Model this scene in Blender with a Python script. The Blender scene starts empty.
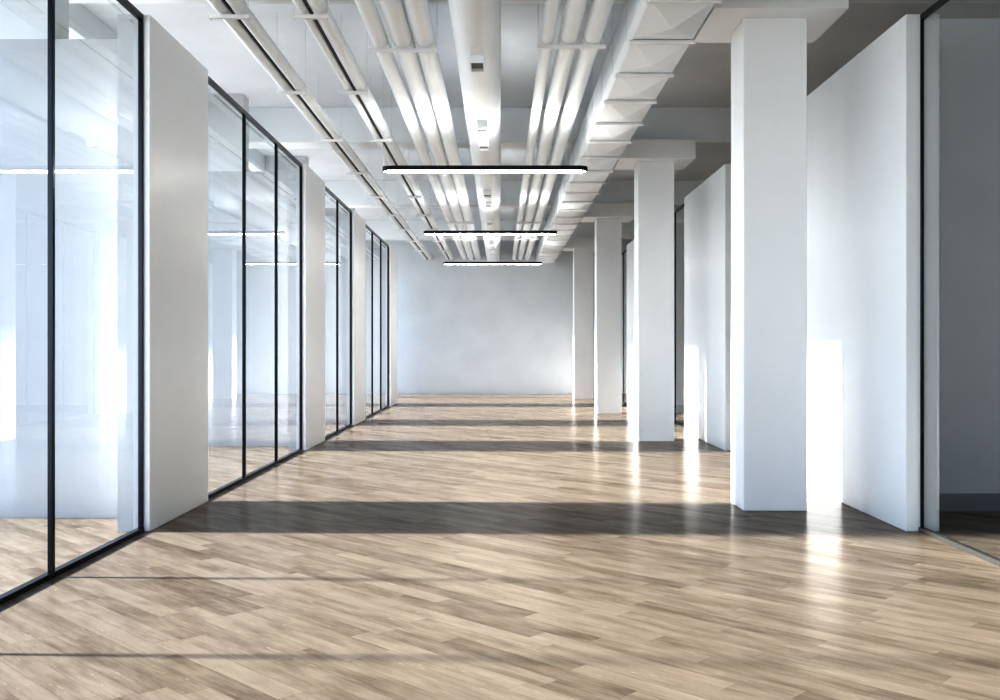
import bpy, bmesh, math
from mathutils import Vector, Matrix

scene = bpy.context.scene
COL = scene.collection

# ------------------------------------------------------------------ dimensions (metres)
EYE = 1.40
Z0, M = 7.71, 1.548                 # wall-panel grid along the hall (y axis)
Y_FRONT, Y_BACK = -3.13, 31.8
X_GL, X_PL = -2.765, -2.70          # glass / panel face on the sunny side
X_GR, X_PR = 3.25, 3.13             # glass / panel face on the column side
X_OUT_L, X_OUT_R = -4.5, 9.0
H_WALL = 3.99
H_SLAB, H_BEAM, H_CAP = 5.12, 4.58, 4.29
COL_Y, COL_P = 8.70, 6.62
ORD = ['first', 'second', 'third', 'fourth', 'fifth', 'sixth', 'seventh', 'eighth', 'ninth', 'tenth',
       'eleventh', 'twelfth']


def grid(i):
    return Z0 + M * i


# ------------------------------------------------------------------ node helpers
def new_mat(name):
    m = bpy.data.materials.new(name)
    m.use_nodes = True
    nt = m.node_tree
    return m, nt, nt.nodes['Principled BSDF']


def mth(nt, op, a, b=None, c=None):
    n = nt.nodes.new('ShaderNodeMath')
    n.operation = op
    for i, v in enumerate((a, b, c)):
        if v is None:
            continue
        if isinstance(v, (int, float)):
            n.inputs[i].default_value = v
        else:
            nt.links.new(v, n.inputs[i])
    return n.outputs[0]


def comb(nt, x, y, z):
    n = nt.nodes.new('ShaderNodeCombineXYZ')
    for i, v in enumerate((x, y, z)):
        if isinstance(v, (int, float)):
            n.inputs[i].default_value = v
        else:
            nt.links.new(v, n.inputs[i])
    return n.outputs[0]


def ramp(nt, fac, stops):
    n = nt.nodes.new('ShaderNodeValToRGB')
    e = n.color_ramp.elements
    e[0].position, e[0].color = stops[0][0], stops[0][1] + (1,)
    e[1].position, e[1].color = stops[-1][0], stops[-1][1] + (1,)
    for p, c in stops[1:-1]:
        k = e.new(p)
        k.color = c + (1,)
    nt.links.new(fac, n.inputs[0])
    return n.outputs[0]


def noise(nt, vec, scale, detail=3, rough=0.5):
    n = nt.nodes.new('ShaderNodeTexNoise')
    n.inputs['Scale'].default_value = scale
    n.inputs['Detail'].default_value = detail
    n.inputs['Roughness'].default_value = rough
    nt.links.new(vec, n.inputs['Vector'])
    return n.outputs[0]


def mixc(nt, fac, a, b, mode='MIX'):
    n = nt.nodes.new('ShaderNodeMix')
    n.data_type = 'RGBA'
    n.blend_type = mode
    for s, v in ((0, fac), (6, a), (7, b)):
        if isinstance(v, (int, float)):
            n.inputs[s].default_value = v
        elif isinstance(v, tuple):
            n.inputs[s].default_value = v + (1,) if len(v) == 3 else v
        else:
            nt.links.new(v, n.inputs[s])
    return n.outputs[2]


def paint(name, col, rough, var=0.03, metallic=0.0, spec=0.5, scale=1.2):
    m, nt, b = new_mat(name)
    geo = nt.nodes.new('ShaderNodeNewGeometry')
    f = noise(nt, geo.outputs['Position'], scale, 4)
    lo = tuple(max(0, c * (1 - var)) for c in col)
    hi = tuple(min(1, c * (1 + var)) for c in col)
    nt.links.new(ramp(nt, f, [(0.3, lo), (0.7, hi)]), b.inputs['Base Color'])
    r = mth(nt, 'MULTIPLY_ADD', f, 0.06, rough - 0.03)
    nt.links.new(r, b.inputs['Roughness'])
    b.inputs['Metallic'].default_value = metallic
    b.inputs['Specular IOR Level'].default_value = spec
    return m


def emitter(name, col, strength):
    m, nt, b = new_mat(name)
    b.inputs['Base Color'].default_value = (0.9, 0.9, 0.9, 1)
    b.inputs['Emission Color'].default_value = col + (1,)
    b.inputs['Emission Strength'].default_value = strength
    return m


def glass_mat():
    """Thin clear pane: transparent, with Schlick mirror reflection on either side."""
    m = bpy.data.materials.new('clear_glass')
    m.use_nodes = True
    nt = m.node_tree
    nt.nodes.clear()
    out = nt.nodes.new('ShaderNodeOutputMaterial')
    geo = nt.nodes.new('ShaderNodeNewGeometry')
    dot = nt.nodes.new('ShaderNodeVectorMath')
    dot.operation = 'DOT_PRODUCT'
    nt.links.new(geo.outputs['Normal'], dot.inputs[0])
    nt.links.new(geo.outputs['Incoming'], dot.inputs[1])
    c = mth(nt, 'ABSOLUTE', dot.outputs['Value'])
    k = mth(nt, 'POWER', mth(nt, 'SUBTRACT', 1.0, c), 5.0)
    f = mth(nt, 'MULTIPLY_ADD', k, 1 - GLASS_R0, GLASS_R0)
    tr = nt.nodes.new('ShaderNodeBsdfTransparent')
    tr.inputs[0].default_value = (0.945, 0.965, 0.97, 1)
    gl = nt.nodes.new('ShaderNodeBsdfAnisotropic')
    gl.inputs['Color'].default_value = (0.97, 0.985, 1, 1)
    gl.inputs['Roughness'].default_value = 0.0
    mx = nt.nodes.new('ShaderNodeMixShader')
    nt.links.new(f, mx.inputs[0])
    nt.links.new(tr.outputs[0], mx.inputs[1])
    nt.links.new(gl.outputs[0], mx.inputs[2])
    nt.links.new(mx.outputs[0], out.inputs[0])
    return m


def floor_mat():
    m, nt, b = new_mat('oak_planks')
    geo = nt.nodes.new('ShaderNodeNewGeometry')
    sep = nt.nodes.new('ShaderNodeSeparateXYZ')
    nt.links.new(geo.outputs['Position'], sep.inputs[0])
    X, Y = sep.outputs[0], sep.outputs[1]
    s = 1 / math.sqrt(2)
    u = mth(nt, 'ADD', mth(nt, 'MULTIPLY', mth(nt, 'ADD', X, Y), s), 50.012)     # across the planks
    v = mth(nt, 'ADD', mth(nt, 'MULTIPLY', mth(nt, 'SUBTRACT', X, Y), s), 80.0)  # along the planks
    W, L = 0.122, 1.08
    us = mth(nt, 'DIVIDE', u, W)
    row = mth(nt, 'FLOOR', us)
    fu = mth(nt, 'FRACT', us)
    wn = nt.nodes.new('ShaderNodeTexWhiteNoise')
    wn.noise_dimensions = '1D'
    nt.links.new(row, wn.inputs['W'])
    vs = mth(nt, 'ADD', mth(nt, 'DIVIDE', v, L), mth(nt, 'MULTIPLY', wn.outputs[0], 7.3))
    colm = mth(nt, 'FLOOR', vs)
    fv = mth(nt, 'FRACT', vs)
    wn2 = nt.nodes.new('ShaderNodeTexWhiteNoise')
    wn2.noise_dimensions = '2D'
    nt.links.new(comb(nt, row, colm, 0.0), wn2.inputs['Vector'])
    rnd = wn2.outputs[0]
    rcol = nt.nodes.new('ShaderNodeSeparateColor')
    nt.links.new(wn2.outputs[1], rcol.inputs[0])
    shift = mth(nt, 'MULTIPLY', rnd, 37.0)
    # long grain, broad blotches, fine pores
    grain = noise(nt, comb(nt, mth(nt, 'ADD', mth(nt, 'MULTIPLY', v, 2.2), shift), mth(nt, 'MULTIPLY', u, 55.0), shift), 1.0, 6, 0.62)
    blot = noise(nt, comb(nt, mth(nt, 'ADD', mth(nt, 'MULTIPLY', v, 2.6), shift), mth(nt, 'MULTIPLY', u, 11.0), shift), 1.0, 5, 0.6)
    pores = noise(nt, comb(nt, mth(nt, 'MULTIPLY', v, 22.0), mth(nt, 'MULTIPLY', u, 170.0), shift), 1.0, 3, 0.6)
    tone = mth(nt, 'ADD', mth(nt, 'MULTIPLY_ADD', rnd, 0.38, 0.04),
               mth(nt, 'ADD', mth(nt, 'MULTIPLY_ADD', blot, 1.15, -0.42), mth(nt, 'MULTIPLY_ADD', grain, 0.50, -0.17)))
    c = ramp(nt, tone, [(0.05, FLOOR_C[0]), (0.32, FLOOR_C[1]), (0.58, FLOOR_C[2]), (0.92, FLOOR_C[3])])
    # some planks a little greyer, some warmer
    c = mixc(nt, mth(nt, 'MULTIPLY', rcol.outputs[0], 0.30), c, (0.215, 0.182, 0.148))
    pore = mth(nt, 'MULTIPLY', mth(nt, 'GREATER_THAN', pores, 0.60), 0.10)
    c = mixc(nt, pore, c, (0.11, 0.082, 0.06))
    # pale worn specks
    sp = noise(nt, comb(nt, mth(nt, 'MULTIPLY', v, 9.0), mth(nt, 'MULTIPLY', u, 70.0), mth(nt, 'ADD', shift, 9.0)), 1.0, 2, 0.5)
    c = mixc(nt, mth(nt, 'MULTIPLY', mth(nt, 'GREATER_THAN', sp, 0.73), 0.2), c, (0.6, 0.53, 0.45))
    # seams
    du = mth(nt, 'MULTIPLY', mth(nt, 'MINIMUM', fu, mth(nt, 'SUBTRACT', 1.0, fu)), W)
    dv = mth(nt, 'MULTIPLY', mth(nt, 'MINIMUM', fv, mth(nt, 'SUBTRACT', 1.0, fv)), L)
    d = mth(nt, 'MINIMUM', du, dv)
    seam = mth(nt, 'LESS_THAN', d, 0.0011)
    c = mixc(nt, mth(nt, 'MULTIPLY', seam, 0.55), c, (0.10, 0.078, 0.058))
    nt.links.new(c, b.inputs['Base Color'])
    rg = mth(nt, 'ADD', mth(nt, 'MULTIPLY_ADD', grain, 0.10, FLOOR_ROUGH - 0.06), mth(nt, 'MULTIPLY', blot, 0.05))
    nt.links.new(rg, b.inputs['Roughness'])
    b.inputs['Specular IOR Level'].default_value = 0.024
    bump = nt.nodes.new('ShaderNodeBump')
    bump.inputs['Strength'].default_value = 0.05
    bump.inputs['Distance'].default_value = 0.002
    nt.links.new(mth(nt, 'SUBTRACT', grain, seam), bump.inputs['Height'])
    nt.links.new(bump.outputs[0], b.inputs['Normal'])
    return m


# ------------------------------------------------------------------ look constants
GLASS_R0 = 0.04
FLOOR_C = [(0.112, 0.089, 0.068), (0.172, 0.141, 0.112), (0.230, 0.195, 0.159), (0.282, 0.245, 0.204)]
FLOOR_ROUGH = 0.205
SUN_E, SUN_TAN, SUN_ANGLE = 17.0, 0.44, 3.2
SKY_C, SKY_E = (0.90, 0.955, 1.0), 3.7
GROUND = (0.30, 0.305, 0.31)
GAMMA, EXPOSURE = 0.56, 0.37
UP_E, DOWN_E = 27.0, 34.0

MAT = dict(
    wall=paint('white_wall_paint', (0.72, 0.745, 0.765), 0.5),
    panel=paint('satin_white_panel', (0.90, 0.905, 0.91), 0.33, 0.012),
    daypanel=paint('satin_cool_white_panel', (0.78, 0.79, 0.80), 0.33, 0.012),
    column=paint('white_column_paint', (0.88, 0.885, 0.89), 0.36, 0.012),
    ceiling=paint('white_ceiling_paint', (0.79, 0.81, 0.83), 0.7),
    beam=paint('white_beam_paint', (0.88, 0.90, 0.915), 0.6),
    pipe=paint('white_pipe_enamel', (0.87, 0.895, 0.915), 0.345, 0.015),
    duct=paint('white_duct_enamel', (0.86, 0.885, 0.91), 0.38, 0.015),
    strut=paint('white_steel_strut', (0.84, 0.84, 0.84), 0.4, 0.02),
    rod=paint('zinc_rod', (0.75, 0.76, 0.77), 0.4, 0.05, 0.2),
    frame=paint('dark_anodised_frame', (0.045, 0.05, 0.057), 0.2, 0.05, 0.75),
    dark=paint('dark_cable_rubber', (0.10, 0.105, 0.11), 0.6, 0.1),
    recess=paint('grey_outlet_shade', (0.30, 0.29, 0.28), 0.6, 0.05),
    skirt=paint('grey_skirting', (0.20, 0.22, 0.235), 0.5, 0.05),
    bluewall=paint('pale_blue_grey_paint', (0.44, 0.442, 0.445), 0.45, 0.02),
    sky_block=paint('white_sky_block_paint', (0.62, 0.63, 0.635), 0.6),
    dimmed_rear=paint('dimmed_rear_paint', (0.50, 0.505, 0.51), 0.45, 0.02),  # panel white darkened where daylight would burn it out
    alu=paint('grey_metal_sill', (0.085, 0.083, 0.078), 0.45, 0.04, 0.3),
    greywall=paint('grey_room_paint', (0.66, 0.675, 0.695), 0.5, 0.03),
    lamp=paint('black_lamp_body', (0.018, 0.02, 0.023), 0.36, 0.05, 0.3),
    down=emitter('lamp_diffuser_white', (1.0, 0.985, 0.96), DOWN_E),
    up=emitter('lamp_uplight_white', (1.0, 0.99, 0.975), UP_E),
    glass=glass_mat(),
    floor=floor_mat(),
)


# ------------------------------------------------------------------ mesh helpers
def link(name, bm, mat, parent=None, smooth=False):
    me = bpy.data.meshes.new(name)
    bmesh.ops.recalc_face_normals(bm, faces=bm.faces[:])
    bm.to_mesh(me)
    bm.free()
    if smooth:
        for p in me.polygons:
            p.use_smooth = True
        try:
            me.set_sharp_from_angle(angle=math.radians(35))
        except Exception:
            pass
    me.materials.append(MAT[mat])
    o = bpy.data.objects.new(name, me)
    COL.objects.link(o)
    if parent is not None:
        o.parent = parent
    return o


def add_box(bm, x0, x1, y0, y1, z0, z1, bev=0.0):
    r = bmesh.ops.create_cube(bm, size=1.0)
    vs = r['verts']
    for v in vs:
        v.co = Vector(((x0 + x1) / 2 + v.co.x * (x1 - x0), (y0 + y1) / 2 + v.co.y * (y1 - y0), (z0 + z1) / 2 + v.co.z * (z1 - z0)))
    if bev > 0:
        es = list({e for v in vs for e in v.link_edges})
        bmesh.ops.bevel(bm, geom=es, offset=bev, segments=2, affect='EDGES', profile=0.5)


def box(*a, bev=0.0):
    bm = bmesh.new()
    add_box(bm, *a, bev=bev)
    return bm


def add_prism(bm, pts, axis, a0, a1):
    """Extrude a closed 2-D outline along an axis ('y': pts are (x,z); 'z': pts are (x,y))."""
    def P(p, a):
        return (p[0], a, p[1]) if axis == 'y' else (p[0], p[1], a)
    A = [bm.verts.new(P(p, a0)) for p in pts]
    B = [bm.verts.new(P(p, a1)) for p in pts]
    n = len(pts)
    bm.faces.new(A)
    bm.faces.new(B[::-1])
    for i in range(n):
        bm.faces.new((A[i], A[(i + 1) % n], B[(i + 1) % n], B[i]))


def add_tube_y(bm, cx, cz, r, y0, y1, n=32, cuts=1):
    rings = []
    for k in range(cuts + 1):
        y = y0 + (y1 - y0) * k / cuts
        rings.append([bm.verts.new((cx + r * math.cos(2 * math.pi * i / n), y, cz + r * math.sin(2 * math.pi * i / n))) for i in range(n)])
    for a, b in zip(rings, rings[1:]):
        for i in range(n):
            bm.faces.new((a[i], a[(i + 1) % n], b[(i + 1) % n], b[i]))
    bm.faces.new(rings[0])
    bm.faces.new(rings[-1][::-1])


def add_band_y(bm, cx, cz, r0, r1, y0, y1, n=28):
    """A closed strap (hollow ring) round an axis parallel to y."""
    def ring(r, y):
        return [bm.verts.new((cx + r * math.cos(2 * math.pi * i / n), y, cz + r * math.sin(2 * math.pi * i / n))) for i in range(n)]
    R = [ring(r1, y0), ring(r1, y1), ring(r0, y1), ring(r0, y0)]
    for a, b in zip(R, R[1:] + R[:1]):
        for i in range(n):
            bm.faces.new((a[i], a[(i + 1) % n], b[(i + 1) % n], b[i]))


def add_rod_z(bm, x, y, z0, z1, r, n=8):
    pts = [(x + r * math.cos(2 * math.pi * i / n), y + r * math.sin(2 * math.pi * i / n)) for i in range(n)]
    add_prism(bm, pts, 'z', z0, z1)


def thing(name, label, cat, loc, group=None):
    o = bpy.data.objects.new(name, None)
    o.empty_display_size = 0.2
    COL.objects.link(o)
    o.location = loc
    o['label'], o['category'] = label, cat
    if group:
        o['group'] = group
    return o


def tag(o, label, cat, group=None):
    o['label'], o['category'] = label, cat
    if group:
        o['group'] = group
    return o


def struct(name, bm, mat, parent=None):
    o = link(name, bm, mat, parent)
    if parent is None:
        o['kind'] = 'structure'
    return o


BEAMS = [(COL_Y + COL_P * n, COL_Y + COL_P * n + 0.48) for n in range(-1, 4)]


def hang_top(y):
    for a, b in BEAMS:
        if a - 0.01 <= y <= b + 0.01:
            return H_BEAM
    return H_SLAB


# ------------------------------------------------------------------ the room shell
struct('floor', box(X_OUT_L, X_OUT_R, Y_FRONT - 0.2, Y_BACK + 0.2, -0.2, 0.0), 'floor')
struct('ceiling', box(X_OUT_L, X_OUT_R, Y_FRONT - 0.2, Y_BACK + 0.2, H_SLAB, H_SLAB + 0.3), 'ceiling')
struct('wall_back', box(X_OUT_L, X_OUT_R, Y_BACK, Y_BACK + 0.2, 0, H_SLAB), 'wall')
bm = bmesh.new()      # end wall behind the viewer, with a wide opening added to light the column fronts
for q in ((X_OUT_L, -2.6, 0, H_SLAB), (3.0, X_OUT_R, 0, H_SLAB), (-2.6, 3.0, 0, 1.2), (-2.6, 3.0, 4.5, H_SLAB)):
    add_box(bm, q[0], q[1], Y_FRONT - 0.2, Y_FRONT, q[2], q[3])
struct('wall_front', bm, 'wall')
struct('wall_right', box(X_OUT_R, X_OUT_R + 0.2, Y_FRONT - 0.2, Y_BACK + 0.2, 0, H_SLAB), 'greywall')
# unseen header added to cut off high sun, along the open daylight side of the rooms behind the glass
bm = box(X_OUT_L - 0.2, X_OUT_L, Y_FRONT - 0.2, Y_BACK + 0.2, 4.78, H_SLAB + 0.3)
for z, hh in ((4.70, 0.050), (4.60, 0.044), (4.49, 0.036), (4.37, 0.028), (4.24, 0.020)):   # unseen slats added to soften the top edge of the sun patch
    add_box(bm, X_OUT_L - 0.12, X_OUT_L - 0.10, Y_FRONT - 0.2, Y_BACK + 0.2, z - hh / 2, z + hh / 2)
struct('added_sun_header_1', bm, 'wall')

# beams across the hall
for n, (a, b) in enumerate(BEAMS):
    o = link('ceiling_beam', box(X_OUT_L, X_OUT_R, a, b, H_BEAM, H_SLAB - 0.001, bev=0.004), 'beam')
    lab = ['wide white beam under the ceiling just overhead, in front of the pipes',
           'white beam across the ceiling carried by the big column nearest the viewer',
           'white beam across the ceiling above the second column of the row',
           'white beam across the ceiling above the third column of the row',
           'white beam across the ceiling above the last column by the end wall'][n]
    tag(o, lab, 'beam', 'beams across the ceiling')

# ------------------------------------------------------------------ columns with square drop caps
for n in range(4):
    y0 = COL_Y + COL_P * n
    t = thing('column', ['broad white square column standing nearest the viewer, beside the grey room',
                         'second white square column along the row, in front of a sunlit wall panel',
                         'third white square column along the row, narrower in view than the second',
                         'last white square column along the row, close to the plain end wall'][n],
              'column', (2.395, y0 + 0.24, 0), 'square columns along the hall')
    link('shaft', box(-0.276, 0.276, -0.24, 0.24, 0.0, H_CAP, bev=0.006), 'column', t)
    link('capital', box(-0.582, 0.558, -0.48, 0.48, H_CAP + 0.0005, H_BEAM - 0.001, bev=0.005), 'column', t)

# ------------------------------------------------------------------ wall panels (piers)
LP = [(0, 1), (4, 5), (7, 8), (11, 12)]
for k, (i, j) in enumerate(LP):
    o = link('wall_panel', box(-0.05, 0.0, 0, grid(j) - grid(i), 0, H_WALL, bev=0.005), 'panel')
    o.location = (X_PL, grid(i), 0)
    link('panel_rear_dimmed', box(-0.25, -0.0502, 0.0005, grid(j) - grid(i) - 0.0005, 0, H_WALL - 0.0005), 'dimmed_rear', o)  # room-side part of the panel, colour darkened to offset strong daylight
    tag(o, ['big white wall panel at the end of the nearest stretch of clear glass wall',
            'white wall panel between the three-pane glazing and the narrow two-pane glazing',
            'white wall panel just beyond the narrow two-pane glazing in the glass wall',
            'thin-looking white wall panel at the far end of the glass wall, by the end wall'][k],
        'wall panel', 'panels along the glass wall')
RP = [(0, 2), (4, 6), (9, 11), (13.9, 15.2)]
for k, (i, j) in enumerate(RP):
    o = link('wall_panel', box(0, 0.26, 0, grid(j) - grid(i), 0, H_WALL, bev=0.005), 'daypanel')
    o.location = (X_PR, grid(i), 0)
    tag(o, ['tall sunlit white wall panel behind the nearest column, next to the grey room',
            'sunlit white wall panel seen between the first and second columns',
            'slim slice of white wall panel between the second and third columns',
            'white wall panel tucked behind the third column near the end wall'][k],
        'wall panel', 'panels behind the columns')

# partition walls between the side rooms
LQ = [grid(0) + 0.62, grid(4) + 0.60, grid(7) + 0.60, grid(11) + 0.60, 29.35]
for k, y in enumerate(LQ):
    x1 = X_PL - 0.2505 if k < 4 else -3.15
    struct('wall_left', box(X_OUT_L + 0.01, x1, y, y + 0.3, 0, H_WALL), 'bluewall')
    # white bulkhead added above the partition to hide the bright sky
    struct('wall_left', box(X_OUT_L + 0.01, -3.72, y, y + 0.3, H_WALL + 0.0005, H_SLAB - 0.001), 'sky_block')
RQ = [grid(0) + 0.95, grid(4) + 0.95, grid(9) + 0.95]
for k, y in enumerate(RQ):
    bm = bmesh.new()      # taller away from the hall, cut down beside the panel
    add_prism(bm, [(0, 0), (X_OUT_R - 0.001 - X_PR - 0.2605, 0), (X_OUT_R - 0.001 - X_PR - 0.2605, 4.27), (0.26, 4.27), (0.26, 3.97), (0, 3.97)], 'y', y, y + 0.3)
    bmesh.ops.translate(bm, verts=bm.verts[:], vec=(X_PR + 0.2605, 0, 0))
    struct('wall_right', bm, 'greywall')
    struct('baseboard_right', box(X_PR + 0.262, X_OUT_R - 0.002, y - 0.015, y - 0.0005, 0, 0.158), 'skirt')


# ------------------------------------------------------------------ glazed screens
def screen(i, j, x, label, group, hw=0.017, rail='frame'):
    ya, yb = grid(i) + 0.003, grid(j) - 0.003
    t = thing('glazed_screen', label, 'glass partition', (x, ya, 0), group)
    L = yb - ya
    link('bottom_rail', box(-0.024, 0.024, 0, L, 0.0, 0.034, bev=0.002), rail, t)
    link('top_rail', box(-hw, hw, 0, L, H_WALL - 0.055, H_WALL - 0.005, bev=0.002), 'frame', t)
    for k in range(i, j + 1):
        y = grid(k) - ya
        hy = hw
        if k in (i, j):
            hy = hw * 0.65
            y = hy if k == i else L - hy
        link('mullion', box(-hw, hw, y - hy, y + hy, 0.0345, H_WALL - 0.0555, bev=0.004), 'frame', t)
    for k in range(i, j):
        y0, y1 = grid(k) - ya, grid(k + 1) - ya
        if k == i:
            y0 += hw
        if k == j - 1:
            y1 -= hw
        bm = bmesh.new()
        vs = [bm.verts.new(p) for p in ((0, y0 + hw, 0.035), (0, y1 - hw, 0.035), (0, y1 - hw, H_WALL - 0.056), (0, y0 + hw, H_WALL - 0.056))]
        bm.faces.new(vs)
        link('glass_pane', bm, 'glass', t)
    return t


screen(-7, 0, X_GL, 'clear glass partition with dark slim frame nearest the viewer, along the sunlit side', 'glazing along the sunlit side')
screen(1, 4, X_GL, 'three-pane clear glass partition between the first two wall panels', 'glazing along the sunlit side')
screen(5, 7, X_GL, 'narrow two-pane clear glass partition between white wall panels', 'glazing along the sunlit side')
screen(8, 11, X_GL, 'distant three-pane clear glass partition before the end of the glass wall', 'glazing along the sunlit side')
screen(-7, 0, X_GR, 'clear glass partition closing off the dark grey room', 'glazing behind the columns', 0.012, 'alu')
screen(2, 4, X_GR, 'glass partition hidden behind the nearest column', 'glazing behind the columns', 0.012, 'alu')
screen(6, 9, X_GR, 'strip of dark framed glazing seen just past the second column', 'glazing behind the columns', 0.012, 'alu')
screen(11, 13, X_GR, 'far strip of glazing seen between the second and third columns', 'glazing behind the columns', 0.012, 'alu')

# ------------------------------------------------------------------ pipes
YA, YB = Y_FRONT + 0.01, Y_BACK - 0.01
STRUT_Z = EYE + 2.857                     # top of the hanger struts
PAIRS = [  # name, pipes [(x, r)], strut x-range
    ('beside the glass wall', [(-2.370, 0.069), (-2.220, 0.060)], (-2.47, -2.13)),
    ('second from the glass wall', [(-1.676, 0.044), (-1.540, 0.068)], (-1.76, -1.455)),
]
TRIPLES = [
    ('on the round duct\'s glass-wall side', [(-1.140, 0.078), (-0.925, 0.097), (-0.712, 0.097)], (-1.245, -0.585)),
    ('between round and square ducts', [(0.443, 0.062), (0.645, 0.088), (0.868, 0.090)], (0.350, 0.990)),
]


def pipe(x, r, label, group):
    bm = bmesh.new()
    add_tube_y(bm, 0, 0, r, 0, YB - YA, 48, 70)
    o = link('pipe', bm, 'pipe', None, smooth=True)
    o.location = (x, YA, STRUT_Z + r + 0.006)
    tag(o, label, 'pipe', group)
    return o


def hanger(xr, y, pipes, label, group):
    x0, x1 = xr
    t = thing('pipe_hanger', label, 'pipe hanger', ((x0 + x1) / 2, y, STRUT_Z), group)
    hx = (x1 - x0) / 2
    bm = bmesh.new()  # channel strut, open at the top
    add_prism(bm, [(-hx, -0.038), (hx, -0.038), (hx, -0.012), (-hx, -0.012)], 'y', -0.02, 0.02)
    add_prism(bm, [(-hx, -0.011), (hx, -0.011), (hx, 0.0), (-hx, 0.0)], 'y', -0.004, 0.002)
    link('strut', bm, 'strut', t)
    top = hang_top(y) - STRUT_Z - 0.001
    for s in (-1, 1):
        bm = bmesh.new()
        add_rod_z(bm, s * (hx - 0.012), 0, -0.055, top, 0.0022)
        link('hanger_rod', bm, 'rod', t)
    for (px, r) in pipes:
        bm = bmesh.new()
        add_band_y(bm, px - (x0 + x1) / 2, r + 0.006, r + 0.0015, r + 0.005, -0.018, 0.018)
        link('pipe_clamp', bm, 'strut', t, smooth=True)
    return t


for pi, (nm, pipes, xr) in enumerate(PAIRS):
    g = 'pipes of the pair ' + nm
    pipe(*pipes[0], ['thicker white pipe hung nearest the glass wall', 'thin white pipe in the second pair out from the glass wall'][pi], g)
    pipe(*pipes[1], ['slimmer white pipe paired with the one nearest the glass wall', 'stout white pipe in the second pair out from the glass wall'][pi], g)
    bm = bmesh.new()
    xa, xb = pipes[0][0] + pipes[0][1] + 0.002, pipes[1][0] - pipes[1][1] - 0.002
    add_box(bm, xa, xb, YA, YB, STRUT_Z + 0.03, STRUT_Z + 0.05)
    o = link('cable', bm, 'dark')
    tag(o, ['dark cable strip between the two pipes nearest the glass wall', 'dark cable strip inside the second pipe pair from the glass wall'][pi], 'cable', 'cable strips between paired pipes')
    for k in range(9):
        hanger(xr, 8.51 + 2.513 * k, pipes, '%s hanger from the viewer under the pipe pair %s' % (ORD[k], nm), 'hangers of the pipe pair ' + nm)

for ti, (nm, pipes, xr) in enumerate(TRIPLES):
    g = 'three pipes ' + nm
    sides = [['outermost', 'middle', 'innermost'], ['thinnest white pipe, beside the round duct, of the three', 'middle', 'outermost']][ti]
    if ti == 0:
        labs = ['white pipe of the glass-wall-side three, slimmest and farthest from the round duct',
                'middle white pipe of the three on the glass-wall side of the round duct',
                'white pipe of the glass-wall-side three running next to the round duct']
    else:
        labs = ['slim white pipe next to the round duct on the column side',
                'middle white pipe of the three between round duct and square duct',
                'white pipe of the column-side three running next to the square duct']
    for (p, lab) in zip(pipes, labs):
        pipe(*p, lab, g)
    for k, y in enumerate(([9.47, 22.4, 25.6], [9.36, 22.4, 25.5])[ti]):
        hanger(xr, y, pipes, '%s hanger from the viewer under three pipes %s' % (ORD[k], nm), 'hangers of the three pipes ' + nm)

# ------------------------------------------------------------------ round duct with downward air outlets
RX, RR = -0.213, 0.222
RZ = EYE + 2.955
t = thing('ventilation_duct', 'large round white duct with small square air outlets along its underside', 'duct', (RX, YA, RZ))
bm = bmesh.new()
add_tube_y(bm, 0, 0, RR, 0, YB - YA, 72, 60)
link('duct_tube', bm, 'duct', t, smooth=True)
for y in (6.5, 11.5, 16.9, 23.5, 27.5):
    bm = bmesh.new()
    add_rod_z(bm, 0, y - YA, RR - 0.002, hang_top(y) - RZ - 0.001, 0.006)
    link('hanger_rod', bm, 'rod', t)
for y, flip in ((9.23, 0), (11.88, 0), (13.0, 0), (17.1, 0), (18.35, 0), (20.9, 0), (24.9, 0), (27.3, 0)):
    yy = y - YA
    hw, dp = 0.066, 0.30
    zb, zt = -RR - 0.083, -RR + 0.03
    # boot: sloping hood running into the tube, square collar, open bottom
    s = -1 if not flip else 1
    yn, yf = (yy, yy + dp) if not flip else (yy + dp, yy)
    bm = bmesh.new()
    w = 0.012
    y_lo, y_hi = min(yn, yf), max(yn, yf)
    add_box(bm, -hw, -hw + w, y_lo, y_hi, zb, zt)
    add_box(bm, hw - w, hw, y_lo, y_hi, zb, zt)
    add_box(bm, -hw + w, hw - w, y_lo, y_lo + w, zb, zt)
    add_box(bm, -hw + w, hw - w, y_hi - w, y_hi, zb, zt)
    # sloping hood in front of the collar
    ym = yn + s * 0.38
    A = [bm.verts.new(p) for p in ((-hw, yn, -RR - 0.012), (hw, yn, -RR - 0.012), (hw, yn, zt), (-hw, yn, zt))]
    B = [bm.verts.new(p) for p in ((-hw * 0.62, ym, -RR + 0.012), (hw * 0.62, ym, -RR + 0.012), (hw * 0.62, ym, zt), (-hw * 0.62, ym, zt))]
    bm.faces.new(A); bm.faces.new(B[::-1])
    for q in range(4):
        bm.faces.new((A[q], A[(q + 1) % 4], B[(q + 1) % 4], B[q]))
    ob = link('air_outlet', bm, 'duct', t)
    link('outlet_shade_plate', box(-hw + w, hw - w, y_lo + w, y_hi - w, zb + 0.03, zb + 0.034), 'recess', ob)  # grey plate, its tone stands in for shade inside the open outlet

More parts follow.
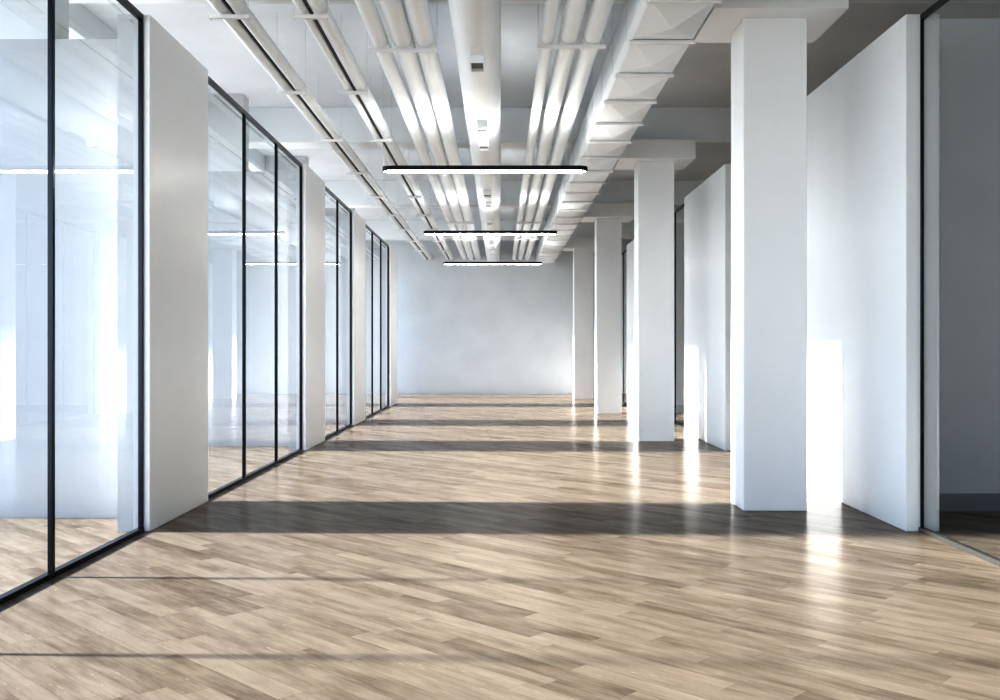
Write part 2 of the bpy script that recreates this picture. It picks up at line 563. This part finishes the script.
# ------------------------------------------------------------------ square duct with cross-broken panels on trapeze struts
DX0, DX1 = 1.140, 1.718
DZ0, DZ1 = EYE + 2.772, EYE + 3.144
P0, PS = 7.856, 1.076
t = thing('ventilation_duct', 'square white duct with creased diamond panels, carried on a row of flat struts', 'duct', ((DX0 + DX1) / 2, YA, DZ0))
cx = (DX0 + DX1) / 2
hw = (DX1 - DX0) / 2
h = DZ1 - DZ0
ch = 0.055
bm = bmesh.new()
add_prism(bm, [(-hw, ch), (-hw + ch * 0.8, 0.0), (hw, 0.0), (hw, h), (-hw, h)], 'y', 0, YB - YA)
link('duct_body', bm, 'duct', t)
n0 = -10
n1 = 22
ys = [P0 + PS * n for n in range(n0, n1 + 1) if YA + 0.1 < P0 + PS * n < YB - 0.05]
xl, xr_ = -hw + ch * 0.8 + 0.004, hw - 0.004
for a, b in zip(ys, ys[1:]):
    if b < 5.5:
        continue
    bm = bmesh.new()
    y0, y1 = a + 0.035 - YA, b - 0.035 - YA
    zb = -0.006
    c = [bm.verts.new(p) for p in ((xl, y0, zb), (xr_, y0, zb), (xr_, y1, zb), (xl, y1, zb))]
    tp = [bm.verts.new((v.co.x, v.co.y, -0.0005)) for v in c]
    apex = bm.verts.new(((xl + xr_) / 2, (y0 + y1) / 2, zb - 0.07))
    for q in range(4):
        bm.faces.new((c[q], c[(q + 1) % 4], apex))
        bm.faces.new((tp[q], tp[(q + 1) % 4], c[(q + 1) % 4], c[q]))
    bm.faces.new(tp[::-1])
    link('creased_panel', bm, 'duct', t)
for a in ys:
    if a < 5.5:
        continue
    bm = bmesh.new()
    y = a - YA
    add_box(bm, -hw + ch * 0.8 - 0.03, hw + 0.02, y - 0.02, y + 0.02, -0.043, -0.010)
    add_box(bm, -hw + ch * 0.8 - 0.02, hw + 0.012, y + 0.004, y + 0.014, -0.0095, -0.0005)
    st = link('support_strut', bm, 'strut', t)
    top = hang_top(a) - DZ0 - 0.001
    for x in (-hw - 0.012, hw + 0.012):
        bm = bmesh.new()
        add_rod_z(bm, x, y, -0.011, top, 0.0022)
        link('hanger_rod', bm, 'rod', st)

# ------------------------------------------------------------------ linear pendant lamps
LZ = EYE + 2.196
LX, LHL, LHW, LH = -0.185, 1.262, 0.110, 0.054


def stadium(hl, r, n=14):
    pts = []
    for i in range(n + 1):
        a = -math.pi / 2 + math.pi * i / n
        pts.append((hl - r + r * math.cos(a), r * math.sin(a)))
    for i in range(n + 1):
        a = math.pi / 2 + math.pi * i / n
        pts.append((-hl + r + r * math.cos(a), r * math.sin(a)))
    return pts


for k in range(3):
    y = 12.2 + 6.65 * k + LHW
    t = thing('pendant_lamp', ['long slim black pendant lamp nearest the viewer, lit white underneath',
                               'middle one of the three slim black pendant lamps under the pipes',
                               'farthest-away small-looking slim black pendant lamp, before the end wall'][k].replace('farthest-away', 'most distant'),
              'pendant lamp', (LX, y, LZ), 'slim black pendant lamps')
    bm = bmesh.new()  # rounded hollow rim
    o1, i1 = stadium(LHL, LHW), stadium(LHL - 0.018, LHW - 0.018)
    n = len(o1)
    R = [[bm.verts.new((p[0], p[1], z)) for p in pp] for pp, z in ((o1, 0), (o1, LH), (i1, LH), (i1, 0))]
    for a, b in zip(R, R[1:] + R[:1]):
        for q in range(n):
            bm.faces.new((a[q], a[(q + 1) % n], b[(q + 1) % n], b[q]))
    link('lamp_housing', bm, 'lamp', t, smooth=True)
    ii = stadium(LHL - 0.0185, LHW - 0.0185)
    bm = bmesh.new()
    add_prism(bm, ii, 'z', 0.001, 0.007)
    link('lower_diffuser', bm, 'down', t)
    bm = bmesh.new()
    add_prism(bm, ii, 'z', 0.008, 0.030)
    link('lamp_core', bm, 'lamp', t)
    bm = bmesh.new()
    add_prism(bm, stadium(LHL - 0.05, 0.05), 'z', 0.031, 0.036)
    link('upper_diffuser', bm, 'up', t)
    for s in (-1, 1):
        bm = bmesh.new()
        add_rod_z(bm, s * (LHL - 0.008), 0, LH, H_SLAB - LZ - 0.001, 0.0022, 6)
        link('suspension_wire', bm, 'rod', t)

# ------------------------------------------------------------------ light
sun = bpy.data.lights.new('sun', 'SUN')
sun.energy = SUN_E
sun.color = (1.0, 0.98, 0.95)
sun.angle = math.radians(SUN_ANGLE)
so = bpy.data.objects.new('sun', sun)
COL.objects.link(so)
so.rotation_euler = Vector((1.0, -0.03, -SUN_TAN)).to_track_quat('-Z', 'Y').to_euler()
so.location = (-20, 12, 8)

w = bpy.data.worlds.new('sky')
scene.world = w
w.use_nodes = True
bg = w.node_tree.nodes['Background']
nt = w.node_tree
tc = nt.nodes.new('ShaderNodeTexCoord')
sp = nt.nodes.new('ShaderNodeSeparateXYZ')
nt.links.new(tc.outputs['Generated'], sp.inputs[0])
el = mth(nt, 'MULTIPLY_ADD', sp.outputs[2], 0.5, 0.5)
g = GROUND
nt.links.new(ramp(nt, el, [(0.30, g), (0.41, (0.62, 0.65, 0.67)), (0.48, (0.74, 0.775, 0.80)), (0.51, SKY_C), (0.66, (0.55, 0.71, 0.93)), (0.85, (0.20, 0.34, 0.62))]), bg.inputs[0])
bg.inputs[1].default_value = SKY_E

# ------------------------------------------------------------------ camera
cam = bpy.data.cameras.new('camera')
cam.sensor_fit = 'HORIZONTAL'
cam.sensor_width = 36.0
cam.lens = 36.0
cam.clip_end = 200
co = bpy.data.objects.new('camera', cam)
COL.objects.link(co)
co.location = (0, 0, EYE)
co.rotation_euler = (math.pi / 2, 0, 0)
scene.camera = co

scene.view_settings.view_transform = 'Standard'
scene.view_settings.look = 'None'
scene.view_settings.exposure = EXPOSURE
scene.view_settings.gamma = GAMMA
scene.cycles.max_bounces = 12
scene.cycles.diffuse_bounces = 8
scene.cycles.transparent_max_bounces = 24
